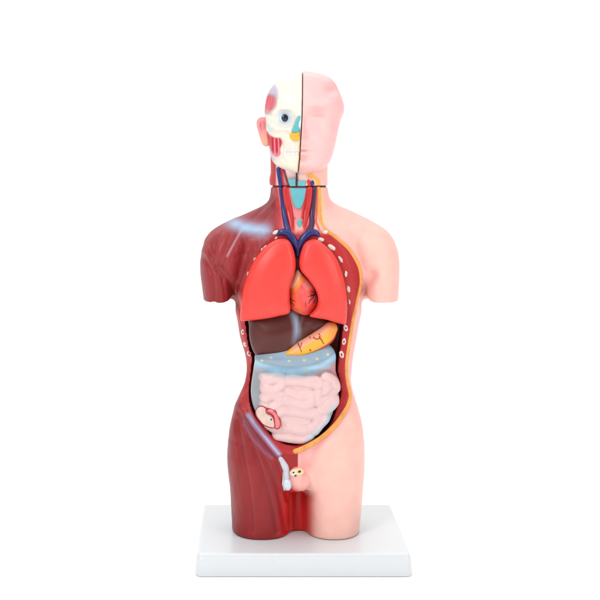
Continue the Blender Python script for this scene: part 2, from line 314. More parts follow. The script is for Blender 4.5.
def streak(u, v, seed, fu, fv):
    r = np.random.RandomState(seed); s = 0
    for i in range(5):
        a, b_, c = r.uniform(.6, 1.6) * fu, r.uniform(.4, 1.4) * fv, r.uniform(0, 6.3); s = s + np.sin(a * u + b_ * v + c + 1.2 * np.sin(.045 * v + c))
    return s / 5
def torso_paint(V):
    X, Y, Z = V.T; u, v = UV(X, Y, Z); d = -Y; p = mP(u, v); fr = sm(-6, 8, d)
    n = len(u); c = np.zeros((n, 3))
    mus = np.tile(lin((146, 31, 34)) / LK, (n, 1))
    mus = mixc(mus, (158, 46, 50), (1 - sm(250, 310, v)) * .8)
    mus = mixc(mus, (124, 50, 62), (1 - sm(200, 232, v)) * .55)
    mus = mixc(mus, (126, 48, 62), band(segdist(u, v, [(228, 400), (226, 460), (231, 540)]), 4, 5) * .55)
    mus = mixc(mus, (122, 52, 68), band(segdist(u, v, [(201, 250), (201, 290), (206, 300)]), 3, 4) * .5)
    mus = mixc(mus, (176, 48, 46), band(segdist(u, v, [(250, 470), (258, 530)]), 5, 9) * .35)
    mus = mixc(mus, (186, 70, 72), np.clip(streak(u, v, 3, .38, .10), 0, 1) * .32 * (1 - sm(296, 300, v) * .55))
    mus = mixc(mus, (120, 30, 36), np.clip(-streak(u, v, 5, .34, .10), 0, 1) * .35)
    for pts, dep, w in GR[:17]:  # groove shading painted in: dark bottom, offset pale highlight
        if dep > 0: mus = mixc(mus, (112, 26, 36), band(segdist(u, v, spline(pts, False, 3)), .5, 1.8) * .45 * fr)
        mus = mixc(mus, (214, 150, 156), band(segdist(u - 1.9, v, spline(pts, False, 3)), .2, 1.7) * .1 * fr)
    # airbrushed tendons
    mus = mixc(mus, (206, 168, 176), band(segdist(u, v, [(241, 231), (234, 243), (227, 256)]), .4, 1.6) * .75 * fr)
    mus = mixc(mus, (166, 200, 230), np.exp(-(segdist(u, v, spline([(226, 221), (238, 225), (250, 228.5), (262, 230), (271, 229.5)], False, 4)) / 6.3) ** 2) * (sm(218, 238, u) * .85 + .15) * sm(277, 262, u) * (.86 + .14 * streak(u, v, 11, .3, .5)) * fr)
    lig = segdist(u, v, spline([(248, 414), (255, 424), (263, 435), (272, 446), (281, 455)], False, 4))
    mus = mixc(mus, (186, 34, 36), band(segdist(u, v, [(272, 452), (286, 470), (288, 500), (290, 536)]), 4, 7) * .5 * fr)
    skin = np.tile(lin((252, 196, 182)) / LK, (n, 1))
    skin = mixc(skin, (250, 176, 180), band(segdist(u, v, fat_line), 3, 13) * .55 * fr)
    skin = mixc(skin, (240, 128, 140), band(segdist(u, v, spline([(340, 416), (328, 432), (316, 450), (309, 466)], False, 4)), 1.5, 8) * .6 * fr)
    skin = mixc(skin, (236, 132, 128), band(segdist(u, v, spline([(376, 276), (369, 286), (364, 298)], False, 4)), 1, 7) * .6 * fr)
    skin = mixc(skin, (242, 128, 136), band(segdist(u, v, [(302, 454), (303, 480)]), 3, 7) * .6 * fr)
    skin = mixc(skin, (250, 178, 178), (1 - sm(190, 232, v)) * .6); skin = mixc(skin, (250, 172, 168), band(segdist(u, v, [(364, 440), (353, 370), (362, 310)]), 2, 7) * .4)
    skin = mixc(skin, (250, 180, 176), band(segdist(u, v, [(318, 470), (316, 530)]), 2, 9) * .4); skin = mixc(skin, (250, 176, 172), band(segdist(u, v, [(398, 250), (398, 300)]), 1, 6) * .4)
    skin = mixc(skin, (251, 186, 178), np.clip(streak(u, v, 21, .06, .05), 0, 1) * .35)
    # where muscle meets skin
    edge = 298 + 0 * v; wid = .6 + 6.5 * sm(488, 500, v); edge = edge + 12 * sm(486, 498, v)
    w = sm(edge - wid, edge + wid, u); red = np.tile(lin((206, 30, 30)) / LK, (n, 1))
    mus2 = mus * (1 - (band(np.abs(u - 296), 15, 9) * sm(440, 500, v) * fr)[:, None]) + red * (band(np.abs(u - 296), 15, 9) * sm(440, 500, v) * fr)[:, None]
    mus2 = mixc(mus2, (238, 110, 104), band(np.abs(u - 291), .5, 2.2) * sm(490, 502, v) * .6 * fr)
    sk2 = mixc(skin, (220, 44, 48), band(np.abs(u - 305), 7, 10) * sm(488, 500, v) * .75 * fr)
    c = mus2 * (1 - w[:, None]) + sk2 * w[:, None]
    gg = gn_fn(X, Y, Z); gw = sm(2.2, .3, gg); c = c * (1 - gw[:, None]) + (mixc(skin, (238, 132, 128), sm(480, 492, v) * .5 + .4 * sm(300, 291, u))) * gw[:, None]
    # front of the neck
    nk = (1 - sm(228, 236, v)) * fr
    cn = (1 - sm(7, 9.5, np.abs(u - 298.5) + .10 * (v - 188))) * nk; c = mixc(c, (238, 140, 140), band(np.abs(u - 298), 17, 1.5) * nk)
    c = mixc(c, (206, 50, 52), band(segdist(u, v, [(309, 188), (306, 210), (303, 230)]), 4, 1.5) * nk)
    c = mixc(c, (206, 50, 52), band(segdist(u, v, [(285, 188), (289, 212), (293, 232)]), 4, 1.5) * nk)
    c = mixc(c, (196, 56, 58), band(segdist(u, v, [(276, 187), (279, 206), (281, 228)]), 2.5, 3) * nk)
    c = mixc(c, (232, 150, 150), band(segdist(u, v, [(278, 187), (281, 206)]), .4, 1.4) * nk)
    c = mixc(c, (150, 32, 44), band(segdist(u, v, spline([(290, 215), (295, 218.5), (299, 219), (304, 217.5)], False, 4)), .4, .9) * nk)
    c = mixc(c, (244, 170, 164), band(segdist(u, v, [(299, 222), (299, 232)]), 4, 1.5) * nk)
    c = mixc(c, (250, 200, 150), band(segdist(u, v, [(321, 187), (322, 222)]), 3, 2.5) * nk); c = mixc(c, (214, 84, 60), band(segdist(u, v, [(317, 187), (316, 222), (320, 232)]), 1.2, 1.2) * nk)
    # cut band round the opening
    zone = (1 - sm(10.0, 12.5, p)) * sm(224, 232, v)
    rt = (u > 297); inside = np.where(rt, sm(4.0, 1.5, mFat(u, v) * np.where(p > 0, 1, 0)) , 0)
    side = mFat(u, v); beyond = rt & (p > 0) & (side + 0 > 0)
    # on the skin side the band ends at the fat line
    fp = np.interp(v, FLv, FLu)
    isin = np.where(rt, np.where(v > 400, -botdist(u, v), sm(1.0, -1.0, u - fp)), 1)
    isin = np.where(rt & (v > 400), sm(1, -1, botdist(u, v)), isin)
    redb = np.tile(lin((184, 38, 42)) / LK, (n, 1)); redb = mixc(redb, (214, 66, 58), band(np.abs(p - 10), 1, 4) * .5)
    wz = np.where(rt, isin * sm(228, 236, v) * (v < 456), (1 - sm(7, 12, p)) * sm(226, 236, v) * .9) * fr
    c = c * (1 - wz[:, None]) + redb * wz[:, None]
    lig = segdist(u, v, spline([(248.5, 415), (255, 424.5), (262.5, 434), (271, 444.5), (279, 454)], False, 4)); lig2 = segdist(u, v, spline([(245.5, 417), (252, 428), (260, 438.5), (269, 450), (275, 457)], False, 4))
    lw = fr * (u < 292); c = mixc(c, (84, 30, 60), band(lig2, 1.4, 2.4) * .75 * lw); c = mixc(c, (150, 112, 148), band(segdist(u, v, [(244, 422), (252, 438), (264, 452), (272, 458)]), .8, 2.6) * .6 * lw)
    c = mixc(c, (158, 150, 188), band(lig, 2.2, 2.0) * lw); c = mixc(c, (206, 204, 226), band(lig, .4, 1.1) * lw * sm(412, 420, v))
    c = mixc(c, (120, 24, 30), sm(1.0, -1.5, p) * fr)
    return rgba(np.clip(c, 0, 1))
i_bot = int(np.argmax(fat_line[:, 1] > 400)); FLv, FLu = fat_line[:i_bot + 1, 1], fat_line[:i_bot + 1, 0]
bot_poly = np.concatenate([fat_line[i_bot:], [(291, 453), (280, 430), (280, 390), (345, 390)]])
mB = Map2(lambda u, v: polydist(u, v, bot_poly), 270, 370, 380, 470, .5)
def botdist(u, v): return mB(u, v)

torso = thing('anatomical_torso', 'open human torso, half dark red muscle and half pale pink skin, on a white base', 'anatomical model', (0, 0, -21))
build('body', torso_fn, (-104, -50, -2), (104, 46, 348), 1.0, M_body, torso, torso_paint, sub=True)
V, Fc = tube(onto(torso_fn, fat_line, .1), np.interp(np.arange(len(fat_line)), [0, 30, 60, len(fat_line)], [1.7, 2.0, 2.2, 2.7]), 12, .5); link('fat_layer', V, Fc, M_fat, torso)
def on1(fn, u, v, off=0): return P(u, v, float(ray(fn, [u], [v])[0]) + off)
for (u, v, a, b_, r) in [(275.5, 232.5, 2.9, 1.8, .6), (276, 238, 1.6, 1.0, .7), (265, 247, 2.2, .9, 1.0), (262, 249.5, 1.8, .8, 1.0), (255, 259.5, 2.2, 1.2, 1.1), (248, 273.6, 2, 1.0, 1.3), (243, 332, 2.7, 1.8, 1.5), (245.6, 344.2, 2.6, 2.0, -.9), (249.2, 353.5, 2.7, 2.0, -1.0),
                        (325.3, 232, 2.5, 1.9, .3), (321, 239.5, 3.0, 1.9, -.2), (331.6, 247.6, 4.0, 2.2, -.6), (340.5, 259.5, 3.4, 1.5, -1.0), (345.8, 274, 2.8, 1.4, 1.5), (348.4, 289, 3.2, 1.6, -1.4), (349.3, 302, 2.3, 1.0, -1.4),
                        (345.6, 328, 3.2, 2.0, -1.3), (344, 341.5, 3.2, 1.8, 1.5), (341.6, 354.5, 3.4, 2.2, -1.3)]:
    c = on1(torso_fn, u, v, .1); V, Fc = oval(c, (a * 1.08, 1.3, b_ * 1.05), r, 22, 11); V += .2 * np.sin(V * 1.9 + u)[:, [2, 0, 1]]; ro = link('rib', V, Fc, M_white, torso)
    if v > 320: V, Fc = oval((c[0], c[1] - .55, c[2]), (a * .55, 1.1, b_ * .5), r, 10, 7); link('marrow', V, Fc, M_line if a > 2.65 else M_pink, ro)
def vessel(name, pts, rad, mt, fn, par, off=0.2, flat=.8, n=5):
    p = spline(pts, False, n); V, Fc = tube(onto(fn, p, off), np.interp(np.linspace(0, 1, len(p)), np.linspace(0, 1, len(rad)), rad), 12, flat); return link(name, V, Fc, mt, par)
vessel('jugular_vein', [(280.8, 188.6), (281.6, 195), (282.8, 203), (284.4, 215), (286, 224), (288, 231)], [2.0, 2.2, 2.6, 3.0], M_vein, torso_fn, torso)
vessel('jugular_vein', [(314.3, 188.6), (313.8, 197), (313, 206), (312, 216), (311.8, 224), (309, 231)], [2.2, 2.3, 2.5, 3], M_vein2, torso_fn, torso)
vessel('carotid_artery', [(285.5, 188.8), (286.6, 198), (289, 209), (290.5, 219), (292, 229)], [3.2, 3.4, 3.2, 1.2], M_art, torso_fn, torso, .2, .5)
vessel('carotid_artery', [(309.8, 188.8), (309, 198), (307.5, 208), (305.8, 217), (303.8, 227)], [2.8, 3.0, 3.0, 1.2], M_art, torso_fn, torso, .2, .5)
vessel('brachiocephalic_vein', [(278, 234), (283, 232.2), (288, 233.5), (292, 239), (296, 246), (297.5, 252)], [2.4, 3.0, 3.1, 3.0], M_vein, torso_fn, torso, .6) if False else None
def flatpath(pts, d): return [P(a, b_, d) for a, b_ in spline(pts, False, 5)]
dv = float(ray(torso_fn, [300], [234])[0])
for pts in ([(277.5, 234.3), (282, 232.2), (288, 233.5), (292.5, 239), (296, 244.5), (298, 249), (298, 255)], [(319, 235), (314, 232.6), (308.5, 233.5), (304, 238.5), (300.5, 243.5), (298.4, 248)]):
    p = spline(pts, False, 5); dd = np.clip(np.interp(p[:, 1], [232, 240, 255], [dv + .3, dv + 1.0, dv - 1.5]), 0, 99); off = np.abs(p[:, 0] - 298) / 21; dd = dd - 2.0 * off ** 2
    V, Fc = tube([P(a, b_, c_) for (a, b_), c_ in zip(p, dd)], np.interp(np.linspace(0, 1, len(p)), [0, .15, .5, 1], [1.8, 3.5, 3.8, 3.4]), 14, .8); link('brachiocephalic_vein', V, Fc, M_vein, torso)
def inflate(poly, dc, hh, R, dn, dome=None):   # rounded slab from an outline measured at depth dn
    k = (D0 - dn) / D0; poly = np.array([(-48 + (a - 252) * k, 362 + (166 - b_) * k) for a, b_ in poly]); x0, z0 = poly.min(0) - 8; x1, z1 = poly.max(0) + 8
    mp = Map2(lambda a, b_: polydist(a, b_, poly), x0, x1, z0, z1, .5)
    mq = Map2(lambda a, b_: np.minimum(mp(a, b_), 3), x0, x1, z0, z1, .5); g = np.exp(-.5 * (np.arange(-18, 19) / 6.0) ** 2); g /= g.sum()
    for ax in (0, 1): mq.a = np.apply_along_axis(lambda q: np.convolve(np.pad(q, 18, 'edge'), g, 'valid'), ax, mq.a).astype(f4)
    def fn(X, Y, Z):
        s = mp(X, Z); d = -Y - dc - (dome(X, Z, -mq(X, Z)) if dome else 0)
        a = s + R; b_ = np.abs(d) - hh + R
        return np.sqrt(np.maximum(a, 0) ** 2 + np.maximum(b_, 0) ** 2) + np.minimum(np.maximum(a, b_), 0) - R
    return fn, (x0, x1, z0, z1), mp
def slabobj(name, poly, dc, hh, R, dn, mt, par, h=.5, dome=None, paint=None):
    fn, (x0, x1, z0, z1), mp = inflate(poly, dc, hh, R, dn, dome)
    return build(name, fn, (x0, -dc - hh - 14, z0), (x1, -dc + hh + 6, z1), h, mt, par, paint)
dt = float(ray(torso_fn, [298], [198])[0]); dt2 = float(ray(torso_fn, [299], [225])[0])
slabobj('thyroid_cartilage', spline([(290.3, 188.2), (298, 188.2), (306, 188.2), (305.4, 194), (304, 201), (301, 207.5), (298, 209), (295, 207), (292.4, 200), (290.8, 194)], n=3), dt - .1, 1.9, 1.0, dt, M_teal, torso, dome=lambda X, Z, s: -((X + 1.5) ** 2) / 50)
slabobj('trachea', spline([(297.5, 220), (299.4, 219.2), (301.3, 220), (301.4, 227), (299.6, 232.5), (298, 229)], n=3), dt2 - .2, 1.6, 1.0, dt2, M_teal, torso)
# groin details
cc = P(296.8, 472.6, 43.2); V, Fc = oval(cc, (7.2, 2.0, 4.2), .12, 20); cs = link('section_face', V, Fc, M_cream, torso)
for (a, b_, r, mt) in [(293.6, 472.6, 1.2, M_vein), (299.5, 471.6, 1.7, M_dline), (295.5, 475.6, 1.3, M_vein)]:
    V, Fc = oval(P(a, b_, 45.1), (r, .6, r * .7), .4, 10, 7); link('section_vessel', V, Fc, mt, cs)
V, Fc = oval(P(294.5, 473.6, 44.7), (3.4, .6, 2.6), 0, 12, 7); link('section_core', V, Fc, M_white, cs)
p = spline([(280.5, 458.5), (283.2, 463), (286, 469), (286.8, 475), (286.8, 481)], False, 5); V, Fc = tube(onto(torso_fn, p, .8), np.interp(np.linspace(0, 1, len(p)), [0, .4, 1], [2.2, 3.4, 2.8]), 12, .9); link('spermatic_cord', V, Fc, M_gray, torso)
c = on1(torso_fn, 287.3, 484, 1.0); V, Fc = oval((c[0], c[1] - 1.0, c[2]), (4.3, 4.2, 6.2), .08, 20, 13); link('testis', V, Fc, M_eye, torso)
V, Fc = tube([P(284.6, 490, -c[1] - 1), P(283, 484, -c[1]), P(283.6, 477, -c[1]), P(283.4, 469, -c[1] - .5)], [1, 1.1, .9, .6], 10); link('epididymis', V, Fc, M_gray, torso)

# base plate: moulded tray with a rounded rim and slightly flared sides
def base_mesh():
    rows = [(0.0, -3.0), (-.25, -1.2), (-1.0, -.25), (-2.4, 0), (-3.6, .1), (-4.0, .65), (-6, .9), (-19.6, 2.4), (-20.6, 1.9), (-21, 1.0)]
    cx, cy, W, D = 0.4, 2.2, 99.7, 75.5; V = []; N = 10
    def ring(off, z):
        pts = []; r = max(5.0 + off, 1.5)
        for q, (sx, sy) in enumerate([(1, 1), (-1, 1), (-1, -1), (1, -1)]):
            for i in range(N):
                a = (q + i / (N - 1)) * math.pi / 2; pts.append((cx + sx * (W + off - r) + r * math.cos(a), cy + sy * (D + off - r) + r * math.sin(a), z))
        return pts
    rings = [ring(o, z) for z, o in rows]; n = len(rings[0]); V = [p for r in rings for p in r]; F = []
    for i in range(len(rings) - 1):
        for j in range(n): F.append((i * n + j, (i + 1) * n + j, (i + 1) * n + (j + 1) % n, i * n + (j + 1) % n))
    me = bpy.data.meshes.new('base_plate'); me.from_pydata([(x * S, y * S, z * S + 21 * S) for x, y, z in V], [], F + [tuple(range(n)), tuple(reversed(range((len(rings) - 1) * n, len(rings) * n)))])
    me.materials.append(M_base)
    for p in me.polygons: p.use_smooth = len(p.vertices) == 4
    o = bpy.data.objects.new('base_plate', me); COL.objects.link(o); o.parent = torso; o['label'] = 'rectangular white plastic base plate'
base_mesh()

# ------------------------------------------------------------------ lungs
def dome_c(cx, cz, rx, rz, H): return lambda X, Z, s: H * np.clip(1 - ((X - cx) / rx) ** 2 - ((Z - cz) / rz) ** 2, -.6, 1)
lungA = spline([(283, 239), (275, 240.5), (265, 247.5), (255, 259.5), (248, 274), (243, 290), (240.8, 306), (240.3, 319), (242, 321.6), (255, 320), (268, 318), (280, 315.3), (288, 313.3), (290.3, 309), (289.6, 300), (289.6, 290), (291.5, 282), (295, 272), (295.6, 260), (293, 248), (289, 241)], n=4)
lungB = spline([(302.5, 248), (306, 242.5), (311, 240), (317, 240), (326, 246), (335, 256), (341.3, 270), (345.4, 286), (347.3, 304), (346.6, 321), (344.5, 324.6), (336, 322.5), (327, 319.5), (316, 317.6), (309.5, 316), (311, 313.5), (316, 308), (318, 300), (315.5, 290), (308, 279), (300.6, 270), (299.3, 260)], n=4)
lg = 'pair of lungs in the open chest'
def lung_paint(V):
    X, Y, Z = V.T; c = np.tile(lin((234, 70, 64)) / LK, (len(X), 1)); return rgba(c)
for poly, lab, cx, tilt in ((lungA, 'smooth coral red lung on the red muscle side of the torso, above the dark liver', -33, .12), (lungB, 'smooth coral red lung on the pink skin side of the torso, notched around the heart', 24, -.12)):
    t = thing('lung', lab, 'lung', (cx, -30, 208), lg)
    dm = (lambda cx, tilt: lambda X, Z, s: 4.0 * np.clip(1 - ((X - cx) / 34) ** 2, -1, 1) + 4 * np.clip(1 - ((Z - 232) / 58) ** 2, -1, 1) + tilt * (X - cx) + 2.0 * sm(0, 14, s) * 1)(cx, tilt)
    slabobj('lung_body', poly, 33, 9, 5.5, 42, M_lung, t, .8, dm)

# ------------------------------------------------------------------ heart
hpoly = spline([(297.5, 270.5), (293.5, 278), (290, 286), (288.5, 294), (289, 303), (291.5, 310), (298, 314), (305, 316.3), (311, 314.5), (316.5, 308.5), (318.5, 301), (316.5, 292), (312, 284.5), (307, 279), (302, 274)], n=4)
heart = thing('heart', 'small glossy orange and red heart with dark vessels, set between the two lungs', 'heart', (3, -34, 214))
hfn, hb, _ = inflate(hpoly, 33.5, 9, 8, 42, lambda X, Z, s: 4 * sm(0, 10, s) + .8 * np.exp(-((Z - 240) / 3) ** 2) * -1)
def heart_paint(V):
    X, Y, Z = V.T; u, v = UV(X, Y, Z); c = np.tile(lin((232, 70, 64)) / LK, (len(u), 1))
    c = mixc(c, (240, 100, 98), band(segdist(u, v, [(302, 292), (306, 298)]), 4, 6))
    c = mixc(c, (246, 120, 62), band(segdist(u, v, [(293, 290), (294, 302), (300, 311)]), 2.5, 5) * .8)
    c = mixc(c, (246, 150, 140), band(segdist(u, v, [(306, 283), (309, 287)]), 3, 3)); c = mixc(c, (254, 212, 178), band(segdist(u, v, [(298, 273), (293, 285)]), 3.6, 1.8))
    c = mixc(c, (244, 150, 56), band(segdist(u, v, [(302, 279), (298, 285), (294, 290)]), 1.8, 2.2)); c = mixc(c, (244, 176, 110), band(segdist(u, v, [(299, 276), (303, 279)]), 1.5, 1.5) * .5)
    return rgba(c)
build('heart_muscle', hfn, (hb[0], -54, hb[2]), (hb[1], -20, hb[3]), .5, M_organ, heart, heart_paint)
for pts, r in (([(316.6, 292.5), (314, 294.5), (311, 296), (308, 296.5)], .65), ([(314.5, 294), (312.5, 298), (310, 301)], .6), ([(315.3, 294), (315, 299), (313.5, 303)], .6), ([(316.3, 296), (317, 300), (316.4, 304)], .5), ([(312.5, 295), (308.5, 294.2)], .4), ([(315.5, 291.5), (312, 292.8)], .5),
               ([(290.3, 300), (293, 300.3), (295.5, 301.5)], .5), ([(290.5, 302.5), (293, 304), (294.5, 305.8)], .45), ([(305.5, 303), (306, 307)], .35), ([(316.8, 298), (317.4, 303), (316, 307)], .6), ([(313.5, 292.5), (310.5, 291)], .45), ([(311.5, 297.5), (309.5, 301), (309, 304)], .4), ([(314, 301), (311.5, 305.5)], .35), ([(290, 298.5), (292.5, 297.8)], .4)):
    vessel('coronary_vessel', pts, [r, r * .6], M_dline if r < .6 else M_black, hfn, heart, .05, .8, 4)

V, Fc = tube([P(297.3, 249, 24), P(297.4, 258, 27), P(297.6, 266, 29), P(298.5, 276, 31)], [4.5, 4.6, 4.8, 5], 14, .8); link('aorta', V, Fc, solid('deep_red_paint', (122, 26, 30)), heart)
# ------------------------------------------------------------------ liver
lpoly = spline([(250, 318), (270, 314), (290, 310), (310, 312), (328, 319), (333, 325), (324, 333), (310, 342), (297, 350), (287, 356), (272, 357.5), (258, 357), (253, 352), (249.5, 340), (249, 328)], n=4)
liver = thing('liver', 'dark brown liver with a pale blue stripe, tucked beneath the lungs', 'liver', (-15, -22, 170))
lfn, lb, _ = inflate(lpoly, 24, 10, 7, 36, lambda X, Z, s: 5 * sm(0, 22, s) + 2.5 * np.clip(1 - ((X + 26) / 26) ** 2, -1, 1) - 1.3 * np.exp(-((X + 2 - .06 * (Z - 200)) / 2.2) ** 2))
def liver_paint(V):
    X, Y, Z = V.T; u, v = UV(X, Y, Z); c = np.tile(lin((88, 35, 29)) / LK, (len(u), 1)); c = mixc(c, (104, 46, 38), np.clip(streak(u, v, 9, .15, .2), 0, 1) * .6)
    c = mixc(c, (60, 20, 18), band(segdist(u, v, lpoly, True), 1, 4) * .5)
    w = band(segdist(u, v, spline([(292, 309), (295.5, 320), (297, 331), (295, 343)], False, 4)), 2.4, 4.0) * (1 - .6 * sm(330, 345, v)); return rgba(mixc(c, (150, 168, 192), w * .95))
build('liver_lobe', lfn, (lb[0], -52, lb[2]), (lb[1], -10, lb[3]), .7, M_organ, liver, liver_paint)

# ------------------------------------------------------------------ stomach
spoly = spline([(284, 355), (290, 349.5), (297.5, 344), (304, 340), (311.5, 335.7), (321, 329.5), (329, 323.5), (335, 324), (338.3, 328.5), (337.6, 334.5), (334, 342.5), (326, 348.8), (314, 355), (302, 358.3), (290, 358)], n=4)
stomach = thing('stomach', 'yellow orange curved stomach with red veins, lying across the liver', 'stomach', (12, -32, 172))
sfn, sb, _ = inflate(spoly, 32, 7.5, 6.5, 42, lambda X, Z, s: 2.0 * sm(0, 8, s) - .05 * (X - 12))
lowc = spline([(284, 356.6), (292, 358.4), (302, 358), (314, 354.4), (326, 348.2), (334.3, 341.2), (338.4, 333.5)], False, 4)
upc = spline([(284, 354), (297.5, 344), (311.5, 335.7), (321, 330), (331, 324)], False, 4)
def stom_paint(V):
    X, Y, Z = V.T; u, v = UV(X, Y, Z); c = np.tile(lin((246, 182, 60)) / LK, (len(u), 1)); du = segdist(u, v, upc)
    c = mixc(c, (244, 172, 140), band(du, 5.5, 3.5) * sm(288, 297, u)); c = mixc(c, (240, 152, 56), sm(325, 334, u) * .8 + band(segdist(u, v, [(286, 356), (296, 354)]), 1, 3) * .4)
    dl = segdist(u, v, lowc); dl = segdist(u + .9, v + 1.6, lowc); c = mixc(c, (200, 52, 36), band(dl, 1.0, .7)); c = mixc(c, (244, 180, 160), band(segdist(u - .6, v - .9, lowc), .9, .7) * sm(305, 314, u)); return rgba(c)
build('stomach_wall', sfn, (sb[0], -58, sb[2]), (sb[1], -18, sb[3]), .5, M_organ, stomach, stom_paint)
for pts, r in (([(298, 343.5), (299.6, 347), (301.5, 352)], .5), ([(301.5, 343), (300.8, 346.5), (299.8, 348)], .4), ([(313.5, 337.5), (316, 339), (319, 338.5), (320, 335.5), (318.6, 333.5)], .5), ([(319.3, 337), (321.5, 340), (323.8, 344)], .55), ([(310, 349.5), (310.8, 351)], .5), ([(309.5, 336.8), (311, 339)], .35)):
    vessel('gastric_vein', pts, [r * 1.4, r * 1.1, r * .8], M_orb, sfn, stomach, .05, .8, 5)

# ------------------------------------------------------------------ intestines
ipoly = spline([(256, 356), (270, 350), (290, 346), (310, 345), (326, 345), (334, 350.5), (336.6, 358), (336, 367), (336.8, 374), (339.5, 384), (339.6, 394), (337, 404), (334.5, 412), (331.5, 420), (325.5, 429), (318, 435.5), (309.5, 440), (300, 443.5), (290, 444), (281, 441), (273, 435.5), (266, 428), (259, 419), (253.8, 410), (251.3, 400), (251, 389), (253.3, 373), (254.8, 362)], n=4)
gut = thing('intestines', 'pale pink coiled intestines with a pale blue band on top, filling the belly opening', 'intestines', (-4, -26, 84))
kI = (D0 - 38) / D0
def Q(u, v): return (-48 + (u - 252) * kI, 362 + (166 - v) * kI)
coils = [[(265, 378), (272, 376), (280, 378), (280, 385), (272, 388), (265, 386)], [(288, 381), (300, 380), (312, 380), (318, 384)], [(266, 396), (272, 393.5), (279, 395.5), (280, 402), (272, 405)],
         [(288, 393), (298, 394.5), (308, 393), (311, 398), (309, 402), (296, 403), (287, 401)], [(318, 384), (317.5, 392), (318.5, 401), (323, 403), (329, 397), (335.5, 389)], [(325, 378), (332, 381), (335, 386)], [(322, 411), (328, 408.5), (335, 401)],
         [(272, 412), (284, 411), (298, 411), (310, 411), (316.5, 415), (316.5, 422), (311, 428.5), (302, 430), (289, 429)], [(284, 420.5), (295, 420.5), (305, 420.5)], [(270, 424), (278, 429), (289, 429)], [(278, 437), (290, 440), (302, 440), (311, 436.5)], [(266, 405), (268, 414), (270, 424)],
         [(325, 418), (322, 425), (316, 432)], [(326, 385), (325, 392), (327, 388)], [(294, 387), (306, 387)]]
ifn0, ib, _ = inflate(ipoly, 25, 10, 8, 38, lambda X, Z, s: 5 * sm(0, 20, s) + 5.5 * np.exp(-((Z - Q(0, 365)[1] + .055 * (X)) / 5) ** 2) + 1.5 * sm(172, 176, Z))
def coil2(U, W):
    r = np.full(U.shape, 1e3, f4)
    out = np.zeros(U.shape, f4); U0 = U; U = U + 1.1 * np.sin(W * .19 + 1) + .3 * np.sin(W * .4 + U * .1); W = W + 1.5 * np.sin(U0 * .17 + .6) + .3 * np.sin(U0 * .36 + W * .2)
    for c in coils:
        q = [Q(*t) for t in spline(c, False, 3)]; d = segdist(U, W, q); rr_ = 6.1 + .8 * math.sin(len(c) * 2.1 + c[0][0]); h = np.sqrt(np.clip(1 - (d / rr_) ** 2, 0, 1)) * (5.6 + 1.6 * math.sin(c[0][1] * 1.7)); out = np.maximum(out, h)
    return out
mC = Map2(coil2, ib[0], ib[1], ib[2], ib[3], .5)
def gut_fn(X, Y, Z):
    return ifn0(X, Y + 0, Z) - (mC(X, Z) - 1.5 * sm(0, 4, mC(X, Z)) * 0) * sm(-12, -26, Y) * .95
def gut_paint(V):
    X, Y, Z = V.T; u, v = UV(X, Y, Z); n = len(u); c = np.tile(lin((232, 196, 194)) / LK, (n, 1)); h = mC(X, Z)
    c = mixc(c, (178, 122, 128), sm(3.6, .6, h) * .85)  # darker crease paint, partly standing in for occlusion shade between coils
    c = mixc(c, (150, 162, 166), sm(264, 256, u) * sm(424, 412, v) * .95)
    c = mixc(c, (196, 206, 214), band(segdist(u, v, spline([(335, 408), (329, 420), (320, 431), (309, 440)], False, 3)), 3.5, 3) * .95); c = mixc(c, (150, 196, 216), band(segdist(u, v, [(328, 415), (330, 419)]), 1.5, 2) * .7)
    bl = spline([(255, 362), (264, 366.5), (275, 369.5), (288, 371), (302, 370.5), (316, 367.5), (328, 362), (337, 354)], False, 4); bd = segdist(u, v, bl); above = v - np.interp(u, bl[:, 0], bl[:, 1])
    c = mixc(c, (166, 178, 188), sm(11, 3, above)); c = mixc(c, (146, 172, 190), sm(0, -5, above) * .9)
    c = mixc(c, (160, 206, 236), band(bd, 1.9, 1.9)); c = mixc(c, (90, 104, 122), band(np.abs(above + 4.2), .4, 1.8) * .35)
    for (a, b_) in [(267, 366), (278, 370), (293, 371.5), (306, 370.2), (320, 366), (258, 362)]: c = mixc(c, (186, 200, 150), band(np.hypot((u - a) * .6, v - b_), .8, 1.4) * .75)
    for (a, b_) in [(271, 357.6), (289, 361), (304, 360.2), (317, 358.8), (327.8, 354.6), (262, 360.5)]: c = mixc(c, (244, 210, 130), band(np.hypot((u - a) * .75, v - b_), .9, .7) * .95)
    return rgba(c)
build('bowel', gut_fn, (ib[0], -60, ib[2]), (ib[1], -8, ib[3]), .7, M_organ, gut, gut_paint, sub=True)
dI = float(ray(gut_fn, [266], [418])[0])
cae = [(255.8, 411.5), (257.5, 408), (262, 406.2), (266, 408), (268, 412), (273, 415.5), (274.5, 420), (274.7, 427), (270.5, 427.6), (264, 425), (259.5, 420), (256.5, 415.5)]
app = [(266, 409), (270, 408.6), (275, 411), (278.6, 417), (280, 422), (279.3, 427.5), (275.6, 428.3), (274.9, 424), (273.8, 418.5), (270.5, 414.3), (266.6, 412.8)]
Mc = solid('caecum_paint', (222, 196, 184), .4, .1, 400, .0005, (.84, 1.08)); Ma = solid('appendix_paint', (240, 126, 130))
cfn, cb, _ = inflate(spline(cae, n=4), dI, 4.0, 2, dI, lambda X, Z, s: .16 * (X + 34)); build('caecum', cfn, (cb[0], -dI - 10, cb[2]), (cb[1], -dI + 8, cb[3]), .5, Mc, gut)
afn, ab, _ = inflate(spline(app, n=4), dI + .9, 4.0, 2, dI, lambda X, Z, s: .16 * (X + 34)); build('appendix', afn, (ab[0], -dI - 10, ab[2]), (ab[1], -dI + 8, ab[3]), .5, Ma, gut)
both = lambda X, Y, Z: np.minimum(np.minimum(cfn(X, Y, Z), afn(X, Y, Z)), gut_fn(X, Y, Z))
